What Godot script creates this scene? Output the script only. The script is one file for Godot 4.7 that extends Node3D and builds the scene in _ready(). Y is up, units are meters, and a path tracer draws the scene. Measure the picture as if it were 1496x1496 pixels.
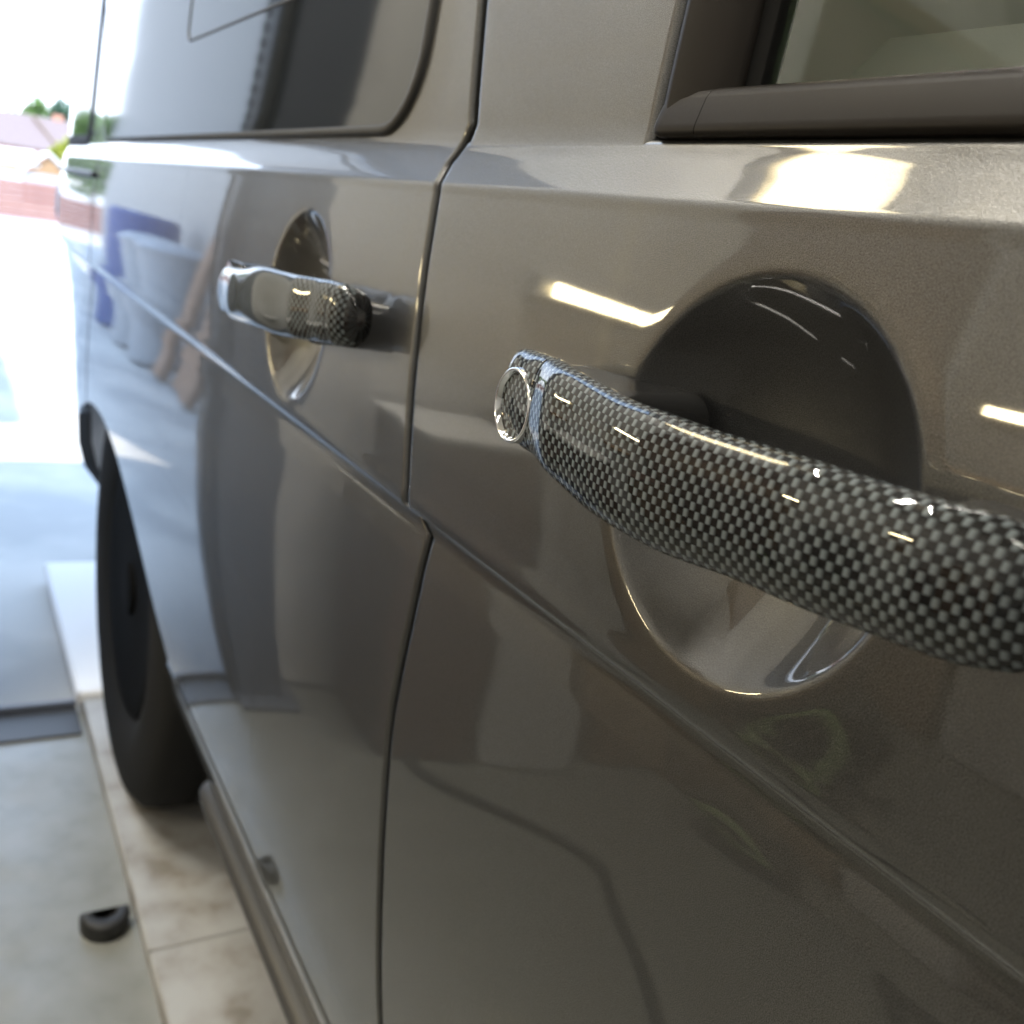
extends Node3D
# A parked van seen along its flank from inside a workshop. y is up, metres. The eye is H above the floor; heights
# of the bodywork are written relative to the eye (function P adds H).

const H := 1.12
const FLANK := 0.251          # x of the body side
var M := {}
var counts := {}
var peel := FastNoiseLite.new()
var van: Node3D
var rng := RandomNumberGenerator.new()


func _ready() -> void:
	rng.seed = 7
	peel.seed = 3
	peel.frequency = 1.0
	peel.fractal_octaves = 2
	camera_and_light()
	materials()
	setting()
	build_van()
	workshop_things()
	yard_things()


# ---------------------------------------------------------------- camera, sky, sun, lamps
func camera_and_light() -> void:
	var cam := Camera3D.new()
	cam.name = "camera"
	var right := Vector3(0.85882837, 0.15255141, 0.48902137)
	var up := Vector3(0.00839033, 0.95031158, -0.31118726)
	var fwd := Vector3(0.51219473, -0.27135949, -0.81487458)
	cam.transform = Transform3D(Basis(right, up, -fwd), Vector3(0, H, 0))
	cam.far = 1000.0
	var lens := CameraAttributesPhysical.new()
	lens.frustum_focal_length = 22.46
	lens.frustum_focus_distance = 0.37
	lens.frustum_near = 0.02
	lens.frustum_far = 1000.0
	lens.exposure_aperture = 7.0
	cam.attributes = lens
	add_child(cam)
	cam.fov = rad_to_deg(2.0 * atan(748.0 / 1400.0))
	cam.current = true

	var we := WorldEnvironment.new()
	we.name = "world_environment"
	var e := Environment.new()
	e.background_mode = Environment.BG_SKY
	var sky := Sky.new()
	var sm := ProceduralSkyMaterial.new()
	sm.sky_top_color = Color(0.66, 0.78, 0.94)
	sm.sky_horizon_color = Color(0.93, 0.96, 1.0)
	sm.sky_curve = 0.2
	sm.ground_bottom_color = Color(0.5, 0.5, 0.48)
	sm.ground_horizon_color = Color(0.75, 0.76, 0.76)
	sm.sky_energy_multiplier = 1.3
	sky.sky_material = sm
	e.sky = sky
	e.tonemap_mode = Environment.TONE_MAPPER_LINEAR
	e.tonemap_exposure = 3.0
	e.sdfgi_enabled = true
	e.ssao_enabled = true
	e.ssil_enabled = true
	we.environment = e
	add_child(we)

	var sun := DirectionalLight3D.new()
	sun.name = "sun"
	sun.light_energy = 1.0
	sun.light_angular_distance = 0.5
	sun.light_color = Color(1.0, 0.96, 0.9)
	sun.shadow_enabled = true
	sun.look_at_from_position(Vector3(-2.8, 8.6, 4.5), Vector3.ZERO)
	add_child(sun)


# ---------------------------------------------------------------- small helpers
func P(x: float, y: float, z: float) -> Vector3:
	return Vector3(x, y + H, z)


func numbered(called: String) -> String:
	var n: int = counts.get(called, 0)
	counts[called] = n + 1
	return called if n == 0 else "%s_%03d" % [called, n]


func thing(called: String, label: String, category: String, at := Vector3.ZERO, group := "") -> Node3D:
	var o := Node3D.new()
	o.name = numbered(called)
	o.position = at
	add_child(o, true)
	tag(o, label, category, group)
	return o


func tag(o: Node, label: String, category: String, group := "") -> void:
	o.set_meta("label", label)
	o.set_meta("category", category)
	if group != "":
		o.set_meta("group", group)


func commit(called: String, am: ArrayMesh, mat: Material, parent: Node = null) -> MeshInstance3D:
	# vertices are in world axes round the origin; a child of a thing is moved back by where the thing stands
	var mi := MeshInstance3D.new()
	mi.mesh = am
	mi.material_override = mat
	mi.cast_shadow = GeometryInstance3D.SHADOW_CASTING_SETTING_ON
	if parent == null:
		mi.name = numbered(called)
		add_child(mi, true)
	else:
		mi.name = called
		if parent is MeshInstance3D:
			mi.position = Vector3.ZERO
		else:
			mi.position = -(parent as Node3D).position
		parent.add_child(mi, true)
	return mi


func struct(called: String, am: ArrayMesh, mat: Material) -> MeshInstance3D:
	var o := commit(called, am, mat)
	o.set_meta("kind", "structure")
	return o


func arrays(v: PackedVector3Array, n: PackedVector3Array, uv: PackedVector2Array, idx: PackedInt32Array) -> ArrayMesh:
	var a := []
	a.resize(Mesh.ARRAY_MAX)
	a[Mesh.ARRAY_VERTEX] = v
	a[Mesh.ARRAY_NORMAL] = n
	if uv.size() > 0:
		a[Mesh.ARRAY_TEX_UV] = uv
	a[Mesh.ARRAY_INDEX] = idx
	var am := ArrayMesh.new()
	am.add_surface_from_arrays(Mesh.PRIMITIVE_TRIANGLES, a)
	return am


# a grid of points [rows][cols] -> smooth mesh; closed_u joins last column to first
func grid(pts: Array, uvs: Array = [], closed_u := false, flip := false) -> ArrayMesh:
	var rows := pts.size()
	var cols: int = pts[0].size()
	var v := PackedVector3Array()
	var n := PackedVector3Array()
	var uv := PackedVector2Array()
	for r in rows:
		for c in cols:
			var p: Vector3 = pts[r][c]
			var c0: Vector3 = pts[r][(c - 1 + cols) % cols if closed_u else maxi(c - 1, 0)]
			var c1: Vector3 = pts[r][(c + 1) % cols if closed_u else mini(c + 1, cols - 1)]
			var r0: Vector3 = pts[maxi(r - 1, 0)][c]
			var r1: Vector3 = pts[mini(r + 1, rows - 1)][c]
			var nn := (c1 - c0).cross(r1 - r0)
			if nn.length_squared() < 1e-20:
				nn = Vector3(-1, 0, 0)
			nn = nn.normalized()
			v.append(p)
			n.append(-nn if flip else nn)
			if uvs.size() > 0:
				uv.append(uvs[r][c])
	var idx := PackedInt32Array()
	for r in rows - 1:
		for c in (cols if closed_u else cols - 1):
			var a := r * cols + c
			var b := r * cols + (c + 1) % cols
			var d := a + cols
			var e := b + cols
			if flip:
				idx.append_array([a, b, e, a, e, d])
			else:
				idx.append_array([a, e, b, a, d, e])
	return arrays(v, n, uv, idx)


# SurfaceTool helpers for hard-edged shapes
func st_new() -> SurfaceTool:
	var st := SurfaceTool.new()
	st.begin(Mesh.PRIMITIVE_TRIANGLES)
	return st


func quad(st: SurfaceTool, a: Vector3, b: Vector3, c: Vector3, d: Vector3) -> void:
	var n := (c - a).cross(b - a).normalized()
	for p in [a, b, c, a, c, d]:
		st.set_normal(n)
		st.add_vertex(p)


# a box with chamfered edges, centre c, size s, turned by b
func bx(st: SurfaceTool, c: Vector3, s: Vector3, ch := 0.004, b := Basis()) -> void:
	var h := s * 0.5
	ch = minf(ch, minf(h.x, minf(h.y, h.z)) * 0.45)
	var f := func(x: float, y: float, z: float) -> Vector3: return c + b * Vector3(x, y, z)
	var k := h - Vector3(ch, ch, ch)
	for s1: float in [-1.0, 1.0]:
		_q(st, c, f.call(s1 * h.x, -k.y, -k.z), f.call(s1 * h.x, k.y, -k.z), f.call(s1 * h.x, k.y, k.z), f.call(s1 * h.x, -k.y, k.z))
		_q(st, c, f.call(-k.x, s1 * h.y, -k.z), f.call(k.x, s1 * h.y, -k.z), f.call(k.x, s1 * h.y, k.z), f.call(-k.x, s1 * h.y, k.z))
		_q(st, c, f.call(-k.x, -k.y, s1 * h.z), f.call(k.x, -k.y, s1 * h.z), f.call(k.x, k.y, s1 * h.z), f.call(-k.x, k.y, s1 * h.z))
		for s2: float in [-1.0, 1.0]:
			_q(st, c, f.call(s1 * h.x, s2 * k.y, -k.z), f.call(s1 * k.x, s2 * h.y, -k.z), f.call(s1 * k.x, s2 * h.y, k.z), f.call(s1 * h.x, s2 * k.y, k.z))
			_q(st, c, f.call(s1 * h.x, -k.y, s2 * k.z), f.call(s1 * k.x, -k.y, s2 * h.z), f.call(s1 * k.x, k.y, s2 * h.z), f.call(s1 * h.x, k.y, s2 * k.z))
			_q(st, c, f.call(-k.x, s1 * h.y, s2 * k.z), f.call(-k.x, s1 * k.y, s2 * h.z), f.call(k.x, s1 * k.y, s2 * h.z), f.call(k.x, s1 * h.y, s2 * k.z))


func _q(st: SurfaceTool, c: Vector3, p: Vector3, q: Vector3, r: Vector3, s: Vector3) -> void:
	if (r - p).cross(q - p).dot((p + r) * 0.5 - c) > 0.0:
		quad(st, p, q, r, s)
	else:
		quad(st, s, r, q, p)


func box_mesh(c: Vector3, s: Vector3, ch := 0.004, b := Basis()) -> ArrayMesh:
	var st := st_new()
	bx(st, c, s, ch, b)
	return st.commit()


# a tube along points with given radii (smooth), capped
func tube(points: Array, radii: Array, sides := 12, squash := 1.0) -> ArrayMesh:
	var pts := []
	var prev := Vector3.ZERO
	for i in points.size():
		var p: Vector3 = points[i]
		var t: Vector3 = ((points[mini(i + 1, points.size() - 1)] as Vector3) - (points[maxi(i - 1, 0)] as Vector3)).normalized()
		var side := t.cross(Vector3.UP)
		if side.length() < 0.05:
			side = t.cross(Vector3.RIGHT)
		side = side.normalized()
		if prev != Vector3.ZERO and side.dot(prev) < 0.0:
			side = -side
		prev = side
		var upv := side.cross(t).normalized()
		var row := []
		for k in sides:
			var a := TAU * k / sides
			row.append(p + side * cos(a) * float(radii[i]) + upv * sin(a) * float(radii[i]) * squash)
		if i == 0:
			var c := []
			for k in sides:
				c.append(p)
			pts.append(c)
		pts.append(row)
		if i == points.size() - 1:
			var c2 := []
			for k in sides:
				c2.append(p)
			pts.append(c2)
	return grid(pts, [], true)


# a lathe round the axis through c; prof = [[radius, along], ...]
func lathe(c: Vector3, axis: Vector3, prof: Array, sides := 32) -> ArrayMesh:
	var a := axis.normalized()
	var u := a.cross(Vector3.UP)
	if u.length() < 0.05:
		u = a.cross(Vector3.RIGHT)
	u = u.normalized()
	var w := a.cross(u)
	var pts := []
	for pr in prof:
		var row := []
		for k in sides:
			var t := TAU * k / sides
			row.append(c + a * float(pr[1]) + (u * cos(t) + w * sin(t)) * float(pr[0]))
		pts.append(row)
	return grid(pts, [], true)


# ---------------------------------------------------------------- materials
func std(c: Color, rough: float, metal := 0.0, spec := 0.5) -> StandardMaterial3D:
	var m := StandardMaterial3D.new()
	m.albedo_color = c.linear_to_srgb()
	m.roughness = rough
	m.metallic = metal
	m.metallic_specular = spec
	return m


func noise_tex(freq: float, seed_: int, size := 512, octaves := 4, ramp: Gradient = null, type := FastNoiseLite.TYPE_SIMPLEX_SMOOTH) -> NoiseTexture2D:
	var f := FastNoiseLite.new()
	f.seed = seed_
	f.frequency = freq
	f.noise_type = type
	f.fractal_octaves = octaves
	var t := NoiseTexture2D.new()
	t.width = size
	t.height = size
	t.seamless = true
	t.noise = f
	if ramp:
		t.color_ramp = ramp
	return t


func ramp(cols: Array, offs: Array) -> Gradient:
	var g := Gradient.new()
	var pc := PackedColorArray()
	for c in cols:
		pc.append((c as Color).linear_to_srgb())
	g.colors = pc
	g.offsets = PackedFloat32Array(offs)
	return g


func tri(m: StandardMaterial3D, scale: float) -> StandardMaterial3D:
	m.uv1_triplanar = true
	m.uv1_world_triplanar = true
	m.uv1_scale = Vector3(scale, scale, scale)
	return m


func g(v: float) -> Color:
	return Color(v, v, v)


func materials() -> void:
	# metallic paint: a fine flake under a smooth lacquer
	var paint := std(Color(0.094, 0.0945, 0.0945), 0.36, 0.72, 0.35)
	paint.clearcoat_enabled = true
	paint.clearcoat = 1.0
	paint.clearcoat_roughness = 0.03
	paint.albedo_texture = noise_tex(0.42, 11, 1024, 1, ramp([g(0.35), g(0.85), g(1.6)], [0.28, 0.5, 0.78]))
	var fl := noise_tex(0.45, 5, 1024, 1)
	fl.as_normal_map = true
	fl.bump_strength = 3.0
	paint.normal_enabled = true
	paint.normal_texture = fl
	paint.normal_scale = 0.3
	tri(paint, 4.5)
	M.paint = paint

	M.carbon = carbon()
	var gl := std(g(0.014), 0.4, 0.0, 0.1)
	gl.clearcoat_enabled = true
	gl.clearcoat = 1.0
	gl.clearcoat_roughness = 0.04
	M.gloss_black = gl
	var cr := std(Color(0.75, 0.77, 0.8), 0.06, 1.0)
	M.chrome = cr
	M.rubber = std(g(0.016), 0.6)
	M.trim = tri(std(Color(0.013, 0.011, 0.0095), 0.5, 0.0, 0.22), 20.0)
	M.trim.roughness_texture = noise_tex(0.08, 21, 256, 3, ramp([g(0.75), g(1.0)], [0.3, 0.7]))
	M.black = std(g(0.01), 0.85, 0.0, 0.15)
	M.dark_plastic = std(g(0.03), 0.4)
	M.tyre = tri(std(g(0.014), 0.85, 0.0, 0.25), 12.0)
	M.tyre.heightmap_enabled = false
	M.rim = std(g(0.004), 0.8, 0.0, 0.15)
	var glass := StandardMaterial3D.new()
	glass.transparency = BaseMaterial3D.TRANSPARENCY_ALPHA
	glass.albedo_color = Color(0.30, 0.36, 0.29, 0.24)
	glass.roughness = 0.02
	M.glass = glass
	var dg := std(Color(0.012, 0.014, 0.015), 0.05, 0.0, 0.6)
	M.privacy_glass = dg
	var lampg := std(Color(0.16, 0.2, 0.3), 0.06)
	lampg.clearcoat_enabled = true
	M.red_lens = lampg
	M.clear_lens = std(Color(0.55, 0.6, 0.66), 0.06, 0.5)
	M.seat = tri(std(Color(0.42, 0.44, 0.38), 0.9), 30.0)
	M.seat.albedo_texture = noise_tex(0.2, 8, 256, 3, ramp([g(0.75), g(1.0)], [0.3, 0.7]))
	M.liner = std(Color(0.5, 0.5, 0.46), 0.9)
	M.alu = tri(std(Color(0.06, 0.06, 0.06), 0.45, 0.4), 6.0)
	M.alu.roughness_texture = noise_tex(0.05, 31, 256, 4, ramp([g(0.7), g(1.0)], [0.3, 0.7]))

	# workshop
	var fl1 := tri(std(Color(1, 1, 1), 0.42), 0.55)
	fl1.albedo_texture = noise_tex(0.02, 3, 1024, 8, ramp([Color(0.185, 0.187, 0.165), Color(0.205, 0.208, 0.186), Color(0.213, 0.216, 0.195), Color(0.228, 0.229, 0.21)], [0.2, 0.42, 0.6, 0.85]))
	fl1.roughness_texture = noise_tex(0.02, 33, 512, 5, ramp([g(0.5), g(1.0)], [0.3, 0.7]))
	fl1.detail_enabled = true
	M.floor = fl1
	fl1.detail_enabled = false
	var strip := tri(std(Color(1, 1, 1), 0.5), 1.1)
	strip.albedo_texture = noise_tex(0.006, 14, 1024, 6, ramp([Color(0.2, 0.182, 0.155), Color(0.28, 0.268, 0.243), Color(0.325, 0.318, 0.3), Color(0.37, 0.368, 0.355)], [0.2, 0.36, 0.5, 0.8]))
	M.strip = strip
	var wall := tri(std(Color(1, 1, 1), 0.8), 0.4)
	wall.albedo_texture = noise_tex(0.01, 41, 512, 5, ramp([Color(0.68, 0.675, 0.66), Color(0.79, 0.785, 0.775)], [0.25, 0.6]))
	M.wall = wall
	M.ceiling = tri(std(Color(0.55, 0.55, 0.54), 0.9), 0.4)
	M.channel = std(g(0.06), 0.5, 0.4)
	M.steel = std(Color(0.085, 0.1, 0.135), 0.5)
	var yard := tri(std(Color(1, 1, 1), 0.85), 0.25)
	yard.albedo_texture = noise_tex(0.01, 51, 512, 6, ramp([Color(0.36, 0.36, 0.35), Color(0.5, 0.49, 0.46)], [0.3, 0.7]))
	M.yard = yard
	M.render = tri(std(Color(0.4, 0.385, 0.36), 0.85), 0.5)
	M.wood = tri(std(Color(1, 1, 1), 0.75), 1.5)
	M.wood.uv1_scale = Vector3(9, 0.7, 9)
	M.wood.albedo_texture = noise_tex(0.02, 61, 512, 4, ramp([Color(0.16, 0.085, 0.045), Color(0.34, 0.2, 0.11)], [0.3, 0.7]))
	M.fence = tri(std(Color(1, 1, 1), 0.8), 1.0)
	M.fence.uv1_scale = Vector3(0.6, 8, 0.6)
	M.fence.albedo_texture = noise_tex(0.02, 62, 256, 4, ramp([Color(0.19, 0.085, 0.07), Color(0.25, 0.125, 0.105)], [0.3, 0.7]))
	M.blue = std(Color(0.02, 0.05, 0.2), 0.45)
	M.grey_plastic = std(Color(0.33, 0.35, 0.37), 0.5)
	M.brown = std(Color(0.14, 0.075, 0.055), 0.6)
	M.cardboard = std(Color(0.33, 0.21, 0.12), 0.85)
	M.white = std(g(0.75), 0.6)
	M.green = std(Color(0.5, 0.7, 0.3), 0.4)
	M.roof_tile = tri(std(Color(1, 1, 1), 0.85), 0.6)
	M.roof_tile.albedo_texture = noise_tex(0.03, 71, 256, 4, ramp([Color(0.12, 0.095, 0.095), Color(0.19, 0.155, 0.155)], [0.3, 0.7]))
	M.brick = tri(std(Color(0.4, 0.2, 0.14), 0.85), 1.0)
	M.gable = std(Color(0.27, 0.17, 0.09), 0.8)
	M.bark = std(Color(0.12, 0.085, 0.06), 0.9)
	M.leaf = std(Color(0.1, 0.17, 0.05), 0.7)
	M.leaf.backlight_enabled = true
	M.leaf.backlight = Color(0.25, 0.35, 0.1)
	M.leaf_blue = std(Color(0.06, 0.12, 0.075), 0.7)
	M.leaf_yellow = std(Color(0.22, 0.25, 0.03), 0.7)
	M.leaf_yellow.backlight_enabled = true
	M.leaf_yellow.backlight = Color(0.5, 0.5, 0.1)
	var tb := std(Color(0.9, 0.9, 0.85), 0.4)
	tb.emission_enabled = true
	tb.emission = Color(1.0, 0.9, 0.66)
	tb.emission_energy_multiplier = 3.0
	M.tube = tb


func carbon() -> StandardMaterial3D:
	# the printed weave of the dipped film: light and dark yarns crossing, two by two per tile
	var n := 128
	var im := Image.create(n, n, false, Image.FORMAT_RGB8)
	var hgt := Image.create(n, n, false, Image.FORMAT_RGB8)
	for y in n:
		for x in n:
			var cx := x * 2 / n
			var cy := y * 2 / n
			var fx := fposmod(x * 2.0 / n, 1.0)
			var fy := fposmod(y * 2.0 / n, 1.0)
			var c := Color(0.0045, 0.0045, 0.005)
			if (cx + cy) % 2 == 0:
				var ex := smoothstep(0.0, 0.14, fx) * (1.0 - 0.85 * smoothstep(0.42, 1.0, fx))
				var ey := smoothstep(-0.05, 0.08, fy) * smoothstep(-0.05, 0.08, 1.0 - fy)
				var thread := 0.88 + 0.12 * sin(fx * 40.0)
				var v := 0.165 * thread * ex * ey
				c = Color(v * 0.86 + 0.0045, v + 0.0045, v * 1.05 + 0.005)
			else:
				var thread2 := 0.0055 + 0.004 * sin(fy * PI) * (0.5 + 0.5 * sin(fy * 44.0))
				c = Color(thread2, thread2, thread2 * 1.05)
			im.set_pixel(x, y, c.linear_to_srgb())
	var m := std(Color(1, 1, 1), 0.5, 0.0, 0.15)
	m.albedo_texture = ImageTexture.create_from_image(im)
	m.clearcoat_enabled = true
	m.clearcoat = 0.8
	m.clearcoat_roughness = 0.015
	return m


# ---------------------------------------------------------------- the setting
func slab(called: String, c: Vector3, s: Vector3, m: Material) -> MeshInstance3D:
	return struct(called, box_mesh(c, s, 0.002), m)


func setting() -> void:
	struct("yard_ground", plane_mesh(-200, 200, -400, 200, -0.012), M.yard)
	slab("workshop_floor", Vector3(0.65, -0.2, 1.48), Vector3(6.1, 0.4, 7.0), M.floor)
	# the raised pale runway under the wheels, its end plate lying in the yard
	var run := thing("wheel_runway", "long worn pale runway strip on the floor under the van wheels", "runway", Vector3(0.5, 0, 0))
	var zs := [-2.02, -1.22, -0.82, 0.4, 1.6]
	for i in 4:
		commit("runway_slab", box_mesh(Vector3(0.51, 0.014, (zs[i] + zs[i + 1]) * 0.5), Vector3(0.5, 0.036, zs[i + 1] - zs[i] - 0.0015), 0.003), M.strip, run)
	var plate := commit("ramp_plate", box_mesh(Vector3(0.51, 0.03, -2.42), Vector3(0.52, 0.03, 0.8), 0.008), M.white, run)
	plate.set_meta("label", "clean white end plate outside the door")
	# drain channel along the threshold
	var dr := thing("threshold_channel", "dark steel threshold channel across the garage doorway", "channel", Vector3(-0.1, 0, -1.98))
	commit("channel_bed", box_mesh(Vector3(0.02, 0.003, -1.975), Vector3(0.46, 0.006, 0.11), 0.002), M.channel, dr)
	commit("channel_edge", box_mesh(Vector3(0.02, 0.006, -2.037), Vector3(0.46, 0.03, 0.014), 0.003), M.steel, dr)

	# walls
	var th := 0.2
	wall_thing(Vector3(-2.5, 1.6, 1.48), Vector3(th, 3.2, 7.04), "pale painted left wall of the workshop with lamps on it")
	wall_thing(Vector3(3.8, 1.6, 1.48), Vector3(th, 3.2, 7.04), "pale workshop wall behind the far side of the van")
	wall_thing(Vector3(0.65, 1.6, 5.1), Vector3(6.5, 3.2, th), "pale back wall of the workshop ahead of the van nose")
	wall_thing(Vector3(-1.285, 1.6, -2.14), Vector3(2.23, 3.2, th), "pale wall left of the doorway behind the steel door post")
	wall_thing(Vector3(3.3, 1.6, -2.14), Vector3(0.8, 3.2, th), "short pale wall right of the doorway")
	wall_thing(Vector3(1.365, 2.93, -2.14), Vector3(3.07, 0.54, th), "pale lintel wall over the open doorway")
	slab("workshop_ceiling", Vector3(0.65, 3.3, 1.43), Vector3(6.7, 0.2, 7.5), M.ceiling)


func plane_mesh(x0: float, x1: float, z0: float, z1: float, y: float) -> ArrayMesh:
	var st := st_new()
	quad(st, Vector3(x0, y, z0), Vector3(x1, y, z0), Vector3(x1, y, z1), Vector3(x0, y, z1))
	return st.commit()


func wall_thing(c: Vector3, s: Vector3, label: String) -> void:
	tag(commit("workshop_wall", box_mesh(c, s, 0.004), M.wall), label, "wall")


# ---------------------------------------------------------------- the van
const PROF := [
	[-0.78, 0.075], [-0.70, 0.036], [-0.66, 0.024], [-0.60, 0.012], [-0.50, 0.0], [-0.40, -0.005], [-0.32, -0.005], [-0.25, -0.0025],
	[-0.23, -0.0012], [-0.2005, 0.0002], [-0.1975, 0.0005], [-0.185, 0.0019], [-0.1740, 0.0030], [-0.1722, 0.0028], [-0.1700, 0.0012], [-0.1678, -0.0032], [-0.1655, -0.0050], [-0.1630, -0.0055], [-0.150, -0.0056],
	[-0.11, -0.0054], [-0.07, -0.0042], [-0.03, -0.0018], [0.0, 0.0012], [0.018, 0.0032], [0.0256, 0.0042], [0.0265, 0.0047], [0.036, 0.0096],
	[0.046, 0.0141], [0.0492, 0.0152], [0.0525, 0.0158], [0.07, 0.0167], [0.10, 0.0184], [0.20, 0.0248], [0.40, 0.042], [0.60, 0.085], [0.72, 0.18], [0.78, 0.32]]



func prof(y: float) -> float:
	var n := PROF.size()
	if y <= PROF[0][0]:
		return PROF[0][1]
	if y >= PROF[n - 1][0]:
		return PROF[n - 1][1]
	var i := 0
	while PROF[i + 1][0] < y:
		i += 1
	var y0: float = PROF[i][0]
	var y1: float = PROF[i + 1][0]
	var v0: float = PROF[i][1]
	var v1: float = PROF[i + 1][1]
	var d := (v1 - v0) / (y1 - y0)
	var m0 := d
	var m1 := d
	if i > 0:
		var dl: float = (v0 - PROF[i - 1][1]) / (y0 - PROF[i - 1][0])
		m0 = lerpf(dl, d, (y0 - PROF[i - 1][0]) / (y1 - PROF[i - 1][0]))
	if i < n - 2:
		var dr: float = (PROF[i + 2][1] - v1) / (PROF[i + 2][0] - y1)
		m1 = lerpf(d, dr, (y1 - y0) / (PROF[i + 2][0] - y0))
	var t := (y - y0) / (y1 - y0)
	var h := y1 - y0
	return v0 * (1 + 2 * t) * (1 - t) * (1 - t) + m0 * h * t * (1 - t) * (1 - t) + v1 * t * t * (3 - 2 * t) + m1 * h * t * t * (t - 1)


func plan(z: float) -> float:
	if z < -2.5:
		return pow((-2.5 - z) / 0.48, 2.4) * 0.08
	if z > 0.7:
		return pow((z - 0.7) / 1.3, 2.0) * 0.3
	return 0.0


const CUP_R := 0.075
const CUPS := [[-0.246, -0.0722], [-0.767, -0.0780]]


func cup(y: float, z: float) -> float:
	var o := 0.0
	for c in CUPS:
		var r := Vector2(z - float(c[0]), y - float(c[1])).length() / CUP_R
		if r < 1.15:
			var f := 0.027 * (1.0 - pow(r, 2.5))
			o += 0.5 * (f + sqrt(f * f + 0.0016 * 0.0016)) * smoothstep(1.15, 1.05, r)
	return o


func skin(y: float, z: float) -> Vector3:
	# the lacquer is very slightly wavy, as sprayed paint is
	var wave := 0.0000022 * peel.get_noise_2d(z * 260.0, y * 260.0)
	return P(FLANK + wave + prof(y) + plan(z) + cup(y, z) + rear_skin_in(y, z), y, z)


func fillet(d: float, r: float) -> float:
	return 0.0 if d >= r else r - sqrt(maxf(0.0, r * r - (r - d) * (r - d)))


# y lists
func spaced(a: float, b: float, step: float) -> Array:
	var n := maxi(1, int(ceil(absf(b - a) / step)))
	var out := []
	for i in n:
		out.append(lerpf(a, b, float(i) / n))
	return out


func seam(y: float) -> float:
	var t := [[-0.8, -0.42], [-0.66, -0.437], [-0.5, -0.468], [-0.305, -0.497], [-0.178, -0.491], [-0.166, -0.514], [-0.10, -0.526], [0.0235, -0.544], [0.036, -0.546], [0.05, -0.5396], [0.06, -0.5357], [0.13, -0.552], [0.8, -0.58]]
	for i in t.size() - 1:
		if y <= t[i + 1][0]:
			return lerpf(t[i][1], t[i + 1][1], clampf((y - t[i][0]) / (t[i + 1][0] - t[i][0]), 0, 1))
	return t[-1][1]


# A panel of the side: between z limits zl(y) < zr(y), heights ys; edges rounded by er and turned inward.
func side_panel(ys: Array, zl: Callable, zr: Callable, inner: Array, er := 0.0035, edges := "lrbt", ybot = null) -> ArrayMesh:
	var ed := [0.0, 0.15, 0.4, 0.75, 1.1]
	var ylo: float = ys[0]
	var yhi: float = ys[-1]
	var yy := []
	if "b" in edges:
		yy.append(ylo)
	for k in ed:
		yy.append(ylo + float(k) * er)
	for y in ys:
		if y > ylo + er * 1.2 and y < yhi - er * 1.2:
			yy.append(y)
	for k in range(ed.size() - 1, -1, -1):
		yy.append(yhi - float(ed[k]) * er)
	if "t" in edges:
		yy.append(yhi)
	var pts := []
	for r in yy.size():
		var y: float = yy[r]
		var a: float = zl.call(y)
		var b: float = zr.call(y)
		var zz := []
		if "l" in edges:
			zz.append(a)
		for k in ed:
			zz.append(a + float(k) * er)
		var lo: float = a + er * 1.3
		var hi: float = b - er * 1.3
		for q in inner:
			# inner values: absolute z, squeezed towards the edges so that columns stay ordered
			var zq: float = q
			zz.append(clampf(zq, lo + er * 0.2 * (zz.size() % 7) / 7.0, hi))
		for k in range(ed.size() - 1, -1, -1):
			zz.append(b - float(ed[k]) * er)
		if "r" in edges:
			zz.append(b)
		var row := []
		for c in zz.size():
			var z: float = zz[c]
			var y2 := y
			if ybot != null:
				var bot: float = ybot.call(z)
				if y < -0.26 and bot > ylo:
					y2 = -0.26 + (y + 0.26) * ((bot + 0.26) / (ylo + 0.26))
			var p := skin(y2, z)
			var d := 1.0
			if "l" in edges:
				d = minf(d, z - a)
			if "r" in edges:
				d = minf(d, b - z)
			if "b" in edges:
				d = minf(d, y - ylo)
			if "t" in edges:
				d = minf(d, yhi - y)
			p.x += fillet(maxf(d, 0.0), er)
			if ("b" in edges and r == 0) or ("t" in edges and r == yy.size() - 1) or ("l" in edges and c == 0) or ("r" in edges and c == zz.size() - 1):
				p.x += 0.018
			row.append(p)
		pts.append(row)
	return grid(pts, [], false, true)


func arch(z: float) -> float:
	return -0.41 - 0.22 * pow((z + 1.82) / 0.58, 2.0)


func side_arch(z: float) -> float:
	return maxf(-0.63 if z > -1.85 else -0.50, arch(z)) if absf(z + 1.82) < 0.6 else (-0.63 if z > -1.85 else -0.50)


func ylist(lo: float, hi: float) -> Array:
	var out := []
	for y in spaced(-0.80, -0.2, 0.02) + spaced(-0.2, -0.182, 0.004) + spaced(-0.182, -0.158, 0.001) + spaced(-0.158, 0.012, 0.0017) + spaced(0.012, 0.022, 0.0016) + spaced(0.022, 0.030, 0.0007) + spaced(0.030, 0.064, 0.0014) + spaced(0.064, 0.2, 0.01) + spaced(0.2, 0.8, 0.03):
		if y > lo and y < hi:
			out.append(y)
	return [lo] + out + [hi]


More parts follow.
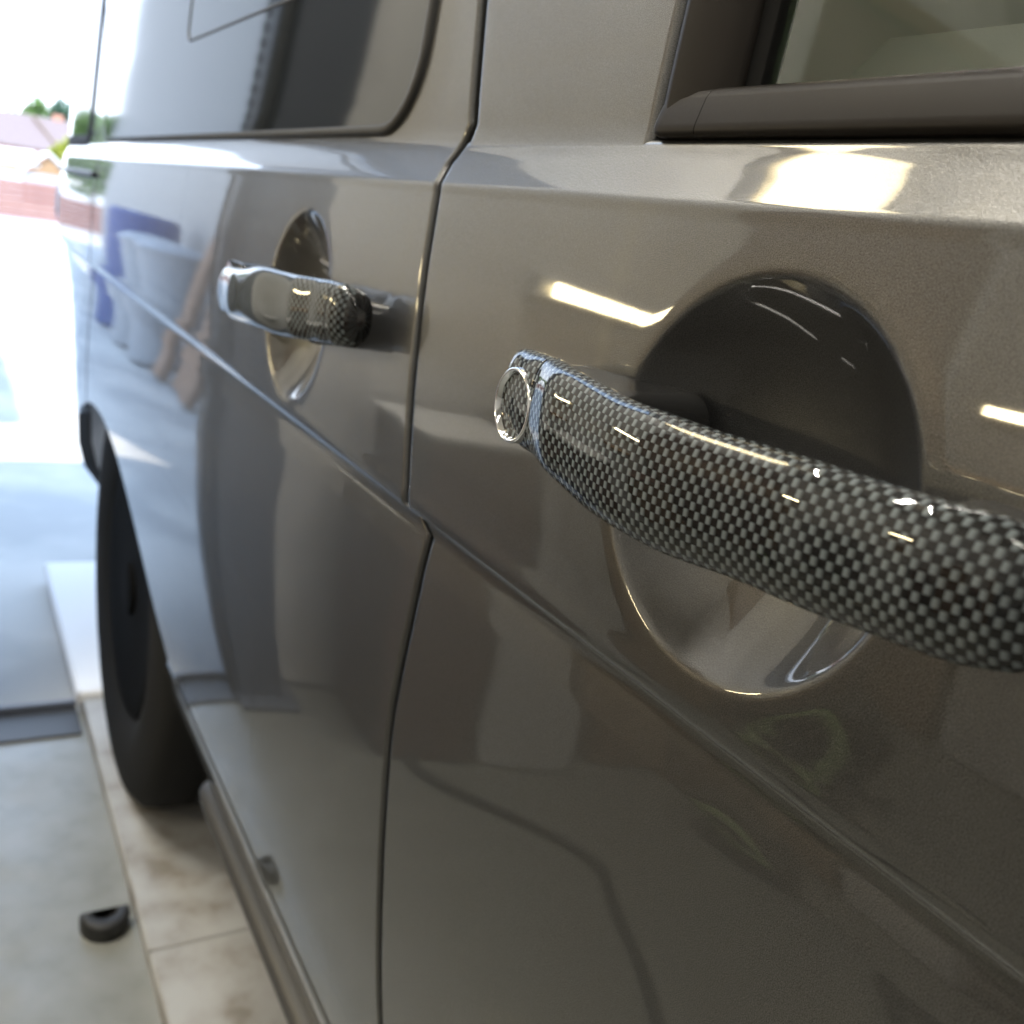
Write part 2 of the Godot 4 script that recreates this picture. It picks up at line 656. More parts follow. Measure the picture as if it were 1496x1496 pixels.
func build_van() -> void:
	van = thing("parked_van", "dark grey metallic van parked half out of the garage door", "van", Vector3(1.2, 0, -0.3))
	var top := 0.0505
	var gap := 0.0028
	# front door: the skin below the window and the frame behind the window
	var door_l := func(y: float) -> float: return seam(y) + gap
	var win_z := -0.3590
	var fine := spaced(-0.53, -0.43, 0.012) + spaced(-0.43, -0.336, 0.0022) + spaced(-0.336, -0.156, 0.0017) + spaced(-0.156, 0.0, 0.01) + spaced(0.0, 0.62, 0.05)
	var fd := commit("front_door", side_panel(ylist(-0.64, top), door_l, func(_y): return 0.66, fine, 0.0035, "lrbt"), M.paint, van)
	var frame := spaced(-0.53, win_z - 0.008, 0.012)
	commit("door_frame", side_panel([top - 0.0032] + ylist(top, 0.66), door_l, func(_y): return win_z, frame, 0.006, "lr"), M.paint, fd)
	# sliding door with its window
	var sl := func(y: float) -> float: return -2.0 - 0.7 * clampf(y - 0.03, 0.0, 0.35)
	var sr := func(y: float) -> float: return seam(y) - gap
	var sfine := spaced(-2.24, -0.86, 0.03) + spaced(-0.86, -0.68, 0.0022) + spaced(-0.68, -0.53, 0.01)
	var sd := commit("sliding_door", side_panel(ylist(-0.63, 0.66), sl, sr, sfine, 0.0035, "lrbt", side_arch), M.paint, van)
	side_window(sd)
	# rear quarter
	var rq := commit("rear_quarter_panel", side_panel(ylist(-0.63, 0.66), func(_y): return -2.98, func(y: float) -> float: return sl.call(y) - gap * 2.0, spaced(-2.97, -2.02, 0.03), 0.004, "lrbt", side_arch), M.paint, van)
	rear_window(rq)
	# front fender, plain
	commit("front_wing", side_panel(ylist(-0.63, 0.06), func(_y): return 0.666, func(_y): return 1.9, spaced(0.7, 1.88, 0.05), 0.004, "lrbt", func(z: float): return maxf(-0.63, -0.33 - 0.3 * pow((z - 1.25) / 0.46, 2.0))), M.paint, van)
	# dark shell behind the gaps
	commit("inner_body", inner_shell(), M.black, van)
	front_window()
	sill_and_step()
	door_handle(CUPS[0][0], CUPS[0][1], 1.0, true)
	door_handle(CUPS[1][0], CUPS[1][1], -1.0, false)
	wheel(-1.74)
	wheel(1.25)
	lamps_and_bumper()
	body_rest()
	cabin()


func inner_shell() -> ArrayMesh:
	var pts := []
	for y in [-0.62, -0.5, -0.4, -0.3, -0.2, -0.1, 0.0, 0.044]:
		var row := []
		for z in [-2.94, -2.5, -2.2, -2.0, -1.2, -0.6, -0.3, 0.0, 0.6, 1.85]:
			var yb := maxf(y, -0.3) if (absf(z + 1.82) < 0.7 or z > 1.0) else float(y)
			row.append(P(FLANK + prof(yb) + plan(z) + 0.04, yb, z))
		pts.append(row)
	return grid(pts, [], false, true)


# a flat sheet that follows the side between z0..z1, y0..y1 with rounded corners, out by lift, with a rim turned in
func side_sheet(z0: float, z1: float, y0: float, y1: float, rad: float, lift: float, depth := 0.004) -> ArrayMesh:
	var loop := rounded(z0, z1, y0, y1, rad)
	var pts := []
	var c := Vector2((z0 + z1) * 0.5, (y0 + y1) * 0.5)
	# rings shrinking to the middle so that the sheet can follow the curve of the side
	for k in [1.0, 1.0, 0.995, 0.93, 0.82, 0.66, 0.45, 0.2, 0.0]:
		var row := []
		for q in loop:
			var v: Vector2 = c + (q - c) * k
			var p := P(FLANK + prof(v.y) + plan(v.x) - lift, v.y, v.x)
			if pts.size() == 0:
				p.x += depth
			elif pts.size() == 1:
				p.x += 0.0006
			row.append(p)
		pts.append(row)
	return grid(pts, [], true, true)


func rounded(z0: float, z1: float, y0: float, y1: float, rad: float) -> Array:
	var out := []
	var cs := [[z1 - rad, y1 - rad, 0.0], [z0 + rad, y1 - rad, 90.0], [z0 + rad, y0 + rad, 180.0], [z1 - rad, y0 + rad, 270.0]]
	for i in 4:
		for k in 9:
			var a := deg_to_rad(float(cs[i][2]) + 90.0 * k / 8.0)
			out.append(Vector2(float(cs[i][0]) + cos(a) * rad, float(cs[i][1]) + sin(a) * rad))
		var nx: Array = cs[(i + 1) % 4]
		var a2 := deg_to_rad(float(nx[2]))
		var q := Vector2(float(nx[0]) + cos(a2) * rad, float(nx[1]) + sin(a2) * rad)
		var p: Vector2 = out[-1]
		for k in range(1, 10):
			out.append(p.lerp(q, k / 10.0))
	return out


# a bead (gasket) running round a rounded rectangle on the side
func side_bead(z0: float, z1: float, y0: float, y1: float, rad: float, w: float, lift: float) -> ArrayMesh:
	var loop := rounded(z0, z1, y0, y1, rad)
	var c := Vector2((z0 + z1) * 0.5, (y0 + y1) * 0.5)
	var pts := []
	for s in [[-1.0, -0.6], [-0.8, 0.4], [-0.3, 0.9], [0.3, 0.9], [0.8, 0.4], [1.0, -0.6]]:
		var row := []
		for i in loop.size():
			var q: Vector2 = loop[i]
			var t: Vector2 = ((loop[(i + 1) % loop.size()] as Vector2) - (loop[i - 1] as Vector2)).normalized()
			var nrm := Vector2(t.y, -t.x)
			if nrm.dot(q - c) < 0.0:
				nrm = -nrm
			var v: Vector2 = q + nrm * w * 0.5 * float(s[0])
			row.append(P(FLANK + prof(v.y) + plan(v.x) - lift * float(s[1]), v.y, v.x))
		pts.append(row)
	return grid(pts, [], true, true)


func side_window(sd: Node) -> void:
	var w := commit("side_window", side_sheet(-2.02, -0.6175, 0.0585, 0.56, 0.052, 0.0035), M.privacy_glass, van)
	commit("window_gasket", side_bead(-2.02, -0.6175, 0.0585, 0.56, 0.052, 0.011, 0.0045), M.rubber, w)
	commit("pane_frame", side_bead(-1.36, -0.78, 0.1715, 0.5, 0.022, 0.006, 0.0052), M.rubber, w)


func rear_skin_in(y: float, z: float) -> float:
	return pow(clampf(-2.1 - z, 0.0, 1.0), 2.0) * clampf(-0.15 - y, 0.0, 0.5) * 0.9


func rear_window(rq: Node) -> void:
	var w := commit("rear_side_window", side_sheet(-2.86, -2.235, 0.062, 0.56, 0.04, 0.0035), M.privacy_glass, van)
	commit("window_gasket", side_bead(-2.86, -2.235, 0.062, 0.56, 0.04, 0.035, 0.0045), M.rubber, w)
	commit("pillar_trim", side_sheet(-2.975, -2.875, 0.06, 0.56, 0.01, 0.003), M.black, rq)
	# slide rail of the door along the quarter panel
	commit("slide_rail", tube([P(FLANK + 0.012, -0.005, -2.75), P(FLANK - 0.002, -0.006, -2.4), P(FLANK - 0.002, -0.006, -2.02)], [0.006, 0.006, 0.006], 8), M.dark_plastic, rq)


func front_window() -> void:
	# glass of the front door, set back behind its trim
	var y0 := 0.062
	var pts := []
	for i in 10:
		var y := lerpf(0.05, 0.6, i / 9.0)
		var row := []
		for j in 8:
			var z := lerpf(-0.33, 0.62, j / 7.0)
			row.append(P(FLANK + prof(y) + 0.016, y, z))
		pts.append(row)
	var win := commit("door_window", grid(pts, [], false, true), M.glass, van)
	win.set_meta("label", "clear greenish door window")
	# upright trim at the rear edge of the window, rounded across
	var up := []
	for k in 13:
		var y := lerpf(0.056, 0.6, pow(k / 12.0, 1.4))
		var row := []
		var xb := FLANK + prof(y)
		for q in [[-0.3575, 0.02], [-0.3575, 0.003], [-0.356, -0.0005], [-0.352, -0.0015], [-0.342, 0.0], [-0.330, 0.0035], [-0.3225, 0.0075], [-0.3205, 0.010], [-0.3205, 0.02]]:
			row.append(P(xb + float(q[1]), y, float(q[0])))
		up.append(row)
	commit("upright_trim", grid(up, [], false, true), M.trim, van)
	var ch := []
	for k in 8:
		var y := lerpf(0.056, 0.6, k / 7.0)
		var row := []
		for q in [[-0.324, 0.008], [-0.320, 0.0105], [-0.3135, 0.0115], [-0.3125, 0.0125], [-0.3125, 0.02]]:
			row.append(P(FLANK + prof(y) + float(q[1]), y, float(q[0])))
		ch.append(row)
	commit("glass_channel", grid(ch, [], false, true), M.black, win)
	# sill trim under the window with its corner piece
	var lower := func(z0: float, z1: float, round_end: bool) -> ArrayMesh:
		var rows := []
		var zs := spaced(z0, z1, 0.012) + [z1]
		if round_end:
			zs = [z0, z0 + 0.0004, z0 + 0.0015, z0 + 0.003, z0 + 0.006] + spaced(z0 + 0.009, z1, 0.006) + [z1]
		for z in zs:
			var row := []
			var pull := 0.0
			var lift := 0.0
			if round_end:
				var d: float = z - z0
				pull = fillet(d, 0.004)
				lift = fillet(d, 0.006) * 0.7
			for q in [[0.0500, 0.012], [0.0504, 0.0], [0.0512, -0.0022], [0.0532, -0.0034], [0.056, -0.0034], [0.0660, -0.0024], [0.0690, -0.0010], [0.0706, 0.002], [0.071, 0.016]]:
				var y: float = q[0]
				row.append(P(FLANK + prof(0.053) + (y - 0.053) * 0.2 + float(q[1]) + pull, y + lift * (1.0 if y < 0.057 else -0.2), z))
			rows.append(row)
		return grid(rows, [], false, false)
	var ct := commit("corner_trim", lower.call(-0.3582, -0.3293, true), M.trim, van)
	commit("sill_trim", lower.call(-0.3289, 0.64, false), M.trim, van)


func sill_and_step() -> void:
	var pts := []
	for q in [[-0.634, 0.022], [-0.638, 0.019], [-0.66, 0.024], [-0.70, 0.034], [-0.74, 0.05], [-0.77, 0.075], [-0.78, 0.11]]:
		var row := []
		for z in [-1.27, -1.262, -1.2, -0.8, -0.4, 0.0, 0.4, 0.74]:
			row.append(P(FLANK + float(q[1]) + (0.02 if z == -1.27 else 0.0), float(q[0]), z))
		pts.append(row)
	commit("sill", grid(pts, [], false, false), M.paint, van)
	var zs := [-1.13, -1.126, -1.115, -1.095, -1.06]
	var rs := [0.005, 0.012, 0.018, 0.022, 0.023]
	for z in [-0.8, -0.4, 0.0, 0.4, 0.72]:
		zs.append(z)
		rs.append(0.023)
	var line := []
	for z in zs:
		line.append(P(0.308, -0.755, z))
	var bar := commit("side_step", tube(line, rs, 20, 0.7), M.alu, van)
	commit("step_pad", box_mesh(P(0.316, -0.7385, -0.2), Vector3(0.022, 0.006, 1.7), 0.002), M.rubber, bar)
	for z in [-0.95, 0.1]:
		commit("step_bracket", box_mesh(P(0.375, -0.76, z), Vector3(0.12, 0.02, 0.05), 0.003), M.dark_plastic, bar)


# ------------------------------------------------------------ handles
func hk(t: Array, u: float) -> float:
	for i in t.size() - 1:
		if u <= t[i + 1][0]:
			var f := clampf((u - t[i][0]) / (t[i + 1][0] - t[i][0]), 0.0, 1.0)
			return lerpf(t[i][1], t[i + 1][1], f * f * (3 - 2 * f))
	return t[-1][1]


# u runs from the lock end (0) to the pivot end (0.276); dir +1 puts the lock end to the rear
func door_handle(zc: float, yc: float, dir: float, lock: bool) -> void:
	var L := 0.259
	var z_of := func(u: float) -> float: return zc + (u - 0.122) if lock else zc + 0.041 - (u - 0.122) * 1.2
	var xo := [[0.0, 0.2185], [0.003, 0.2145], [0.008, 0.2120], [0.03, 0.2095], [0.06, 0.2035], [0.12, 0.1990], [0.18, 0.2010], [0.225, 0.2065], [0.247, 0.2115], [0.256, 0.219], [0.259, 0.230]]
	var hy := [[0.0, 0.0155], [0.003, 0.0182], [0.009, 0.0200], [0.03, 0.0208], [0.09, 0.0226], [0.125, 0.0226], [0.18, 0.0209], [0.238, 0.0196], [0.252, 0.0170], [0.259, 0.009]]
	var cy := [[0.0, 0.0078], [0.03, 0.0072], [0.10, 0.0020], [0.13, 0.0022], [0.19, 0.0053], [0.259, 0.0080]]
	if not lock:
		cy = [[0.0, 0.015], [0.1, 0.0085], [0.2, 0.0], [0.259, -0.003]]
	var make := func(u0: float, u1: float, close0: bool, close1: bool) -> ArrayMesh:
		var us := []
		var n := int(ceil((u1 - u0) / 0.004))
		us.append(u0)
		if close0 and u0 == 0.0:
			for k in [0.0008, 0.002, 0.0035, 0.005, 0.0075, 0.011]:
				us.append(k)
		if u0 > 0.0:
			for k in [0.0001, 0.00025, 0.0005, 0.0008, 0.0014]:
				us.append(u0 + float(k))
		for k in range(1, n):
			var uu := lerpf(u0, u1, float(k) / n)
			if uu > us[-1] + 0.001 and uu < u1 - 0.002:
				us.append(uu)
		if u1 < L:
			for k in [0.0014, 0.0008, 0.0005, 0.00025, 0.0001]:
				us.append(u1 - float(k))
		if close1 and u1 == L:
			for k in [0.010, 0.007, 0.005, 0.0032, 0.0018, 0.0008]:
				if L - float(k) > us[-1]:
					us.append(L - float(k))
		us.append(u1)
		var pts := []
		var uvs := []
		var along := 0.0
		for ui in us.size():
			var u: float = us[ui]
			var row := []
			var uvr := []
			var o := hk(xo, u)
			var h := hk(hy, u)
			var inn := o + 0.019
			var shrink := 0.0
			if u > 0.0 and u < L:
				var e := minf(u - u0 if u0 > 0.0 else 1.0, u1 - u if u1 < L else 1.0)
				shrink = fillet(e, 0.0005)
			var xm := (o + inn) * 0.5
			var hx := (inn - o) * 0.5 - shrink
			var peri := PackedFloat32Array([0.0])
			var last := Vector2.ZERO
			if ui > 0:
				var pu: float = us[ui - 1]
				along += Vector2(u - pu, o - hk(xo, pu)).length()
			for k in 41:
				var a := -PI + TAU * k / 40.0   # starts at the back
				var ca := cos(a)
				var sa := sin(a)
				var ex := 2.0 / 2.7
				var ey := 2.0 / 2.3
				var px := -signf(ca) * pow(absf(ca), ex) * hx
				var py := signf(sa) * pow(absf(sa), ey) * (h - shrink)
				var p := Vector3(xm + px, yc + hk(cy, u) + py, z_of.call(u))
				row.append(p + Vector3(0, H, 0))
				var q := Vector2(px, py)
				if k > 0:
					peri.append(peri[k - 1] + q.distance_to(last))
				last = q
			for k in 41:
				uvr.append(Vector2((u0 + along) / 0.0050, (peri[k] - peri[20]) / 0.0054))
			pts.append(row)
			uvs.append(uvr)
		for end in 2:
			var edge: Array = pts[0] if end == 0 else pts[-1]
			var mid: Vector3 = ((edge[10] as Vector3) + (edge[30] as Vector3)) * 0.5
			var out_dir := Vector3(0, 0, -dir if end == 0 else dir)
			var tip := 1.0 if ((end == 0 and u0 == 0.0) or (end == 1 and u1 == L)) else 0.1
			for sh in [[0.93, 0.0013], [0.8, 0.0030], [0.5, 0.0048], [0.0, 0.0055]]:
				var rr := []
				for k in 41:
					rr.append(mid + ((edge[k] as Vector3) - mid) * float(sh[0]) + out_dir * float(sh[1]) * tip)
				if end == 0:
					pts.push_front(rr)
					uvs.push_front(uvs[0])
				else:
					pts.append(rr)
					uvs.append(uvs[-1])
		return grid(pts, uvs, false, dir < 0.0)
	var split := 0.0345 if lock else 0.014
	var grip := commit("door_handle", make.call(split + 0.0004, L, true, true), M.carbon, van)
	grip.set_meta("label", "carbon weave handle on the front door" if lock else "carbon weave handle on the sliding door")
	commit("handle_end_cap", make.call(0.0, split - 0.0004, true, true), M.carbon, grip)
	# feet that carry the handle
	var foot := func(u0: float, u1: float, x_in: float) -> ArrayMesh:
		var pts := []
		for q in [[0.2185, 0.0], [0.222, 0.0], [0.236, 0.0], [0.252, 0.0015], [0.262, 0.0015]]:
			var loop := rounded(z_of.call(u0) if dir > 0 else z_of.call(u1), z_of.call(u1) if dir > 0 else z_of.call(u0), yc + 0.0065 - 0.017, yc + 0.0065 + 0.0165, 0.012)
			var row := []
			var cc := Vector2((z_of.call(u0) + z_of.call(u1)) * 0.5, yc + 0.004)
			for v in loop:
				var w: Vector2 = v + (v - cc).normalized() * float(q[1])
				row.append(P(float(q[0]) + x_in, w.y, w.x))
			if pts.size() == 0:
				var c0 := []
				for v in loop:
					c0.append(P(float(q[0]) + x_in, cc.y, cc.x))
				pts.append(c0)
			pts.append(row)
		return grid(pts, [], true, true)
	commit("handle_foot", foot.call(0.006 if lock else 0.032, 0.085, 0.0), M.gloss_black, grip)
	commit("handle_foot", foot.call(0.206, 0.25, 0.0), M.gloss_black, grip)
	if lock:
		# round lock cap let into the end
		var cz: float = z_of.call(0.0203)
		var c := P(0.2104, yc + 0.0045, cz)
		var ax := Vector3(-1, 0, -0.06 * dir)
		commit("lock_ring", lathe(c, ax, [[0.0163, -0.004], [0.0163, 0.0002], [0.0159, 0.0009], [0.0152, 0.0011], [0.0146, 0.0006], [0.0134, -0.0018], [0.0128, -0.0040]], 48), M.chrome, grip)
		commit("lock_cap", disc(c + ax.normalized() * -0.0012, ax, 0.0136), M.carbon, grip)


func disc(c: Vector3, axis: Vector3, r: float) -> ArrayMesh:
	var a := axis.normalized()
	var u := a.cross(Vector3.UP).normalized()
	var w := u.cross(a)
	var pts := []
	var uvs := []
	for k in [0.0, 0.4, 0.7, 1.0]:
		var row := []
		var uvr := []
		for i in 32:
			var t := TAU * i / 32.0
			var d: Vector2 = Vector2(cos(t), sin(t)) * r * float(k)
			row.append(c + u * d.x + w * d.y - a * 0.0012 * (1.0 - float(k) * float(k)))
			uvr.append(Vector2(d.x / 0.0050, d.y / 0.0054))
		pts.append(row)
		uvs.append(uvr)
	return grid(pts, uvs, true)


# ------------------------------------------------------------ wheels, rear, the rest of the body
func wheel(zc: float) -> void:
	var R := 0.40
	var xc := 0.392
	var hub := commit("wheel", lathe(P(xc, R - H, zc), Vector3(-1, 0, 0), [[0.24, 0.09], [0.232, 0.096], [0.2, 0.094], [0.12, 0.09], [0.07, 0.092], [0.03, 0.092], [0.0, 0.092]], 40), M.rim, van)
	var prof_t := [[0.22, -0.1], [0.30, -0.112], [0.37, -0.105], [0.393, -0.088], [0.3995, -0.06], [0.3995, -0.02], [0.391, -0.018], [0.391, -0.012], [0.3995, -0.01], [0.3995, 0.02], [0.391, 0.022], [0.391, 0.028], [0.3995, 0.03], [0.3985, 0.06], [0.392, 0.086], [0.37, 0.104], [0.30, 0.113], [0.25, 0.1], [0.232, 0.085]]
	commit("tyre", lathe(P(xc, R - H, zc), Vector3(-1, 0, 0), prof_t, 64), M.tyre, hub)
	commit("hub_cap", lathe(P(xc, R - H, zc), Vector3(-1, 0, 0), [[0.05, 0.08], [0.05, 0.096], [0.04, 0.1], [0.0, 0.101]], 24), M.rim, hub)


func lamps_and_bumper() -> void:
	# tail lamp wrapping round the rear corner
	var f := func(y0: float, y1: float, lift: float) -> ArrayMesh:
		var pts := []
		for i in 9:
			var y := lerpf(y0, y1, i / 8.0)
			var row := []
			for j in 9:
				var z := lerpf(-2.99, -2.72, j / 8.0)
				var e := minf(minf(i, 8 - i), 8 - j)
				row.append(P(FLANK + prof(y) + plan(z) - (lift if e > 0 else -0.004), y, z))
			pts.append(row)
		return grid(pts, [], false, true)
	var tl := commit("tail_lamp", f.call(-0.14, -0.02, 0.007), M.red_lens, van)
	commit("lamp_lens", f.call(-0.12, -0.05, 0.010), M.clear_lens, tl)
	# rear bumper with its corner
	var pts := []
	for q in [[-0.475, 0.03], [-0.478, 0.005], [-0.50, -0.006], [-0.62, 0.0], [-0.68, 0.015], [-0.73, 0.05]]:
		var row := []
		for z in [-2.42, -2.425, -2.5, -2.6, -2.7, -2.8, -2.9, -2.98, -3.02, -3.04]:
			var inn := pow(clampf((-2.5 - z) / 0.54, 0.0, 1.0), 2.5) * 0.3
			row.append(P(FLANK + float(q[1]) + inn + rear_skin_in(-0.5, z) + (0.03 if z == -2.42 else 0.0), float(q[0]), z))
		pts.append(row)
	commit("rear_bumper", grid(pts, [], false, true), M.dark_plastic, van)


func body_rest() -> void:
	# roof, tail, far side and nose: the parts the photo does not show, kept simple
	var xs := FLANK
	var roof := []
	for q in [[0.165, 0.60], [0.25, 0.72], [0.36, 0.78], [0.6, 0.80], [0.95, 0.81], [1.3, 0.80], [1.54, 0.78], [1.65, 0.72], [1.735, 0.60]]:
		var row := []
		for z in [-2.99, -2.96, -2.8, -2.0, -1.0, 0.0, 0.45]:
			row.append(P(xs + float(q[0]), float(q[1]) - (0.04 if z < -2.97 else 0.0), z))
		roof.append(row)
	commit("roof", grid(roof, [], false, true), M.paint, van)
	var far := []
	for y in [0.60, 0.4, 0.2, 0.0, -0.2, -0.4, -0.63]:
		var row := []
		for z in [-2.96, -2.0, -1.0, -0.5]:
			row.append(P(xs + 1.9 - prof(y), y, z))
		far.append(row)
	commit("far_side", grid(far, [], false, true), M.paint, van)
	var far2 := []
	for y in [0.04, -0.2, -0.4, -0.63]:
		var row := []
		for z in [-0.5, 0.2, 0.8, 1.9]:
			row.append(P(xs + 1.9 - prof(y) - plan(z), y, z))
		far2.append(row)
	commit("far_door", grid(far2, [], false, true), M.paint, van)
	commit("tailgate", box_mesh(P(1.2, 0.05, -2.965), Vector3(1.66, 1.3, 0.03), 0.01), M.paint, van)
	var nose := []
	for q in [[0.04, 1.0], [0.02, 1.3], [-0.06, 1.75], [-0.12, 1.95], [-0.3, 2.05], [-0.5, 2.08], [-0.7, 2.04]]:
		var row := []
		for x in [0.2, 0.26, 0.6, 1.2, 1.8, 2.14, 2.2]:
			var s := absf(x - 1.2)
			row.append(P(clampf(x, 0.45 if q[1] > 1.8 else 0.3, 1.95 if q[1] > 1.8 else 2.1), float(q[0]), float(q[1]) - s * s * 0.12))
		nose.append(row)
	commit("bonnet", grid(nose, [], false, true), M.paint, van)
	var ws := []
	for q in [[0.79, 0.45], [0.4, 0.75], [0.05, 1.02]]:
		var row := []
		for x in [0.45, 0.8, 1.2, 1.6, 1.95]:
			row.append(P(x, float(q[0]), float(q[1]) - pow(absf(x - 1.2), 2.0) * 0.2))
		ws.append(row)
	commit("windscreen", grid(ws, [], false, true), M.glass, van)
	commit("underbody", box_mesh(P(1.2, -0.72, -0.4), Vector3(1.5, 0.16, 4.3), 0.02), M.black, van)


func cabin() -> void:
	commit("cabin_floor", box_mesh(P(1.2, -0.5, -0.4), Vector3(1.7, 0.04, 4.2), 0.004), M.dark_plastic, van)
	commit("bulkhead", box_mesh(P(1.2, 0.12, -0.62), Vector3(1.55, 1.2, 0.03), 0.004), M.liner, van)
	# padded seat close behind the glass, its upper edge level
	var s := commit("seat", box_mesh(P(0.61, -0.12, 0.04), Vector3(0.42, 0.5, 0.92), 0.03), M.seat, van)
	commit("seat_piping", tube([P(0.404, 0.085, -0.39), P(0.404, 0.085, 0.47)], [0.004, 0.004], 8), M.liner, s)
	commit("seat_cushion", box_mesh(P(0.62, -0.32, 0.1), Vector3(0.5, 0.16, 0.52), 0.04), M.seat, s)
	commit("headrest", box_mesh(P(0.62, 0.42, -0.28), Vector3(0.28, 0.2, 0.1), 0.035, Basis(Vector3(1, 0, 0), -0.25)), M.seat, s)
	commit("door_card", box_mesh(P(FLANK + 0.075, -0.24, 0.06), Vector3(0.04, 0.5, 1.1), 0.01), M.liner, van)


# ---------------------------------------------------------------- workshop things seen in the paint
func batten(at: Vector3, length: float, along: Vector3, out: Vector3, label: String, energy: float, width := 0.05, tint := Color(1.0, 0.98, 0.94)) -> void:
	var o := thing("strip_lamp", label, "lamp", at, "fluorescent strip lamps of the workshop")
	var u := along.normalized()
	var n := out.normalized()
	var w := u.cross(n)
	var b := Basis(u, n, w)
	commit("lamp_housing", box_mesh(at + n * 0.02, Vector3(length + 0.06, 0.04, width + 0.04), 0.006, b), M.white, o)
	if width > 0.1:
		commit("lamp_diffuser", box_mesh(at + n * 0.05, Vector3(length, 0.02, width), 0.006, b), M.tube, o)
	else:
		commit("lamp_tube", tube([at + n * 0.055 - u * length * 0.5, at + n * 0.055 + u * length * 0.5], [0.014, 0.014], 10), M.tube, o)
	var l := AreaLight3D.new()
	l.name = "lamp_light"
	l.area_size = Vector2(length, width)
	l.light_energy = energy
	l.light_color = tint
	l.area_range = 12.0
	l.area_attenuation = 2.0
	l.shadow_enabled = true
	l.basis = Basis(u, -w if (u.cross(-w)).dot(-n) > 0.0 else w, -n)
	# an area light shines along its own -z: its z axis looks back at the housing
	l.transform = Transform3D(Basis(u, (-n).cross(u), -n), n * 0.075)
	o.add_child(l, true)


func workshop_things() -> void:
	var e := 0.75
	var warm := Color(1.0, 0.92, 0.72)
	batten(Vector3(-0.6, 3.18, -1.4), 1.0, Vector3(1, 0, 0), Vector3(0, -1, 0), "ceiling strip lamp set crosswise near the doorway wall", e * 3.2)
	batten(Vector3(-1.1, 3.18, 0.6), 1.2, Vector3(0, 0, 1), Vector3(0, -1, 0), "ceiling strip lamp left of the van, middle one", e)
	batten(Vector3(-1.1, 3.18, 3.0), 1.2, Vector3(0, 0, 1), Vector3(0, -1, 0), "ceiling strip lamp left of the van, farthest from the doorway", e)
	batten(Vector3(-1.0, 1.215, -2.04), 0.5, Vector3(1, 0, 0), Vector3(0, 0, 1), "short strip lamp low on the wall beside the doorway", e * 0.22, 0.05, warm)
	batten(Vector3(-0.66, 2.78, -2.04), 0.42, Vector3(1, 0, 0), Vector3(0, 0, 1), "broad square lamp high on the wall beside the doorway", e * 0.3, 0.42, warm)
	batten(Vector3(-2.4, 1.3, -1.6), 0.45, Vector3(0, 0, 1), Vector3(1, 0, 0), "strip lamp on the left wall of the workshop", e * 0.35, 0.05, warm)
	batten(Vector3(2.9, 3.18, 0.6), 1.2, Vector3(0, 0, 1), Vector3(0, -1, 0), "ceiling strip lamp on the far side of the van", e)
	# black rubber stop at the edge of the runway
	var pts := []
	for q in [[0.0, 0.0, 0.034], [0.036, 0.0, 0.034], [0.037, 0.022, 0.034], [0.034, 0.03, 0.034], [0.02, 0.03, 0.02], [0.014, 0.018, 0.012], [0.0, 0.017, 0.006]]:
		var row := []
		for k in 13:
			var a := PI * k / 12.0
			row.append(Vector3(0.215 + cos(a) * float(q[0]), float(q[1]), -1.335 + sin(a) * float(q[0]) * 1.15))
		row.append(Vector3(0.215 - float(q[0]) * 0.5, float(q[1]), -1.335))
		row.append(Vector3(0.215 + float(q[0]) * 0.5, float(q[1]), -1.335))
		pts.append(row)
	tag(commit("rubber_stop", grid(pts, [], true), M.rubber), "small black half round rubber stop on the floor beside the runway", "stop")
	# steel post at the edge of the doorway with its pull chain
	var post := thing("door_post", "dark blue grey steel door post beside the open garage doorway", "post", Vector3(-0.09, 0, -1.98))
	commit("column", box_mesh(Vector3(-0.09, 1.56, -1.985), Vector3(0.15, 3.1, 0.1), 0.006), M.steel, post)
	commit("base_plate", box_mesh(Vector3(-0.1, 0.008, -1.97), Vector3(0.2, 0.016, 0.18), 0.004), M.steel, post)
	commit("guide_rail", box_mesh(Vector3(0.0, 1.56, -1.985), Vector3(0.026, 3.1, 0.06), 0.004), M.alu, post)
	var cl := []
	var cr := []
	for k in 170:
		cl.append(Vector3(0.03 + sin(k * 0.02) * 0.01, 0.75 + k * 0.014, -1.93))
		cr.append(0.006 if k % 2 == 0 else 0.003)
	tag(commit("pull_chain", tube(cl, cr, 8), M.alu), "beaded pull chain hanging in front of the steel door post", "chain")
	# a dark hose over the floor and a drum with a green ring
	var hz := Curve3D.new()
	for q in [[-0.45, -1.7], [-0.75, -1.25], [-0.55, -0.9], [-0.9, -0.55], [-1.2, -0.9], [-1.5, -0.4], [-1.3, 0.6], [-1.9, 1.4]]:
		var d := Vector3(0.12, 0, 0.16)
		hz.add_point(Vector3(q[0], 0.014, q[1]), -d, d)
	var hp := Array(hz.tessellate_even_length(4, 0.05))
	var hr := []
	for k in hp.size():
		hr.append(0.013)
	tag(commit("hose", tube(hp, hr, 8), M.rubber), "black hose lying in curves across the workshop floor", "hose")
	var dr := thing("hose_drum", "black drum with a green ring on its face, on the workshop floor", "drum", Vector3(-1.22, 0, -1.3))
	commit("drum", lathe(Vector3(-1.22, 0.16, -1.3), Vector3(1, 0, 0.3), [[0.0, -0.12], [0.14, -0.12], [0.16, -0.1], [0.16, 0.04], [0.14, 0.06], [0.05, 0.06], [0.0, 0.05]], 32), M.rubber, dr)
	commit("ring", lathe(Vector3(-1.22, 0.16, -1.3), Vector3(1, 0, 0.3), [[0.115, 0.05], [0.115, 0.068], [0.075, 0.068], [0.075, 0.05]], 32), M.green, dr)
	# boards and boxes by the walls
	var cols := [M.cardboard, M.white, M.brown, M.cardboard, M.grey_plastic]
	var zz := [-1.6, -1.2, -0.55, 0.2, 0.9]
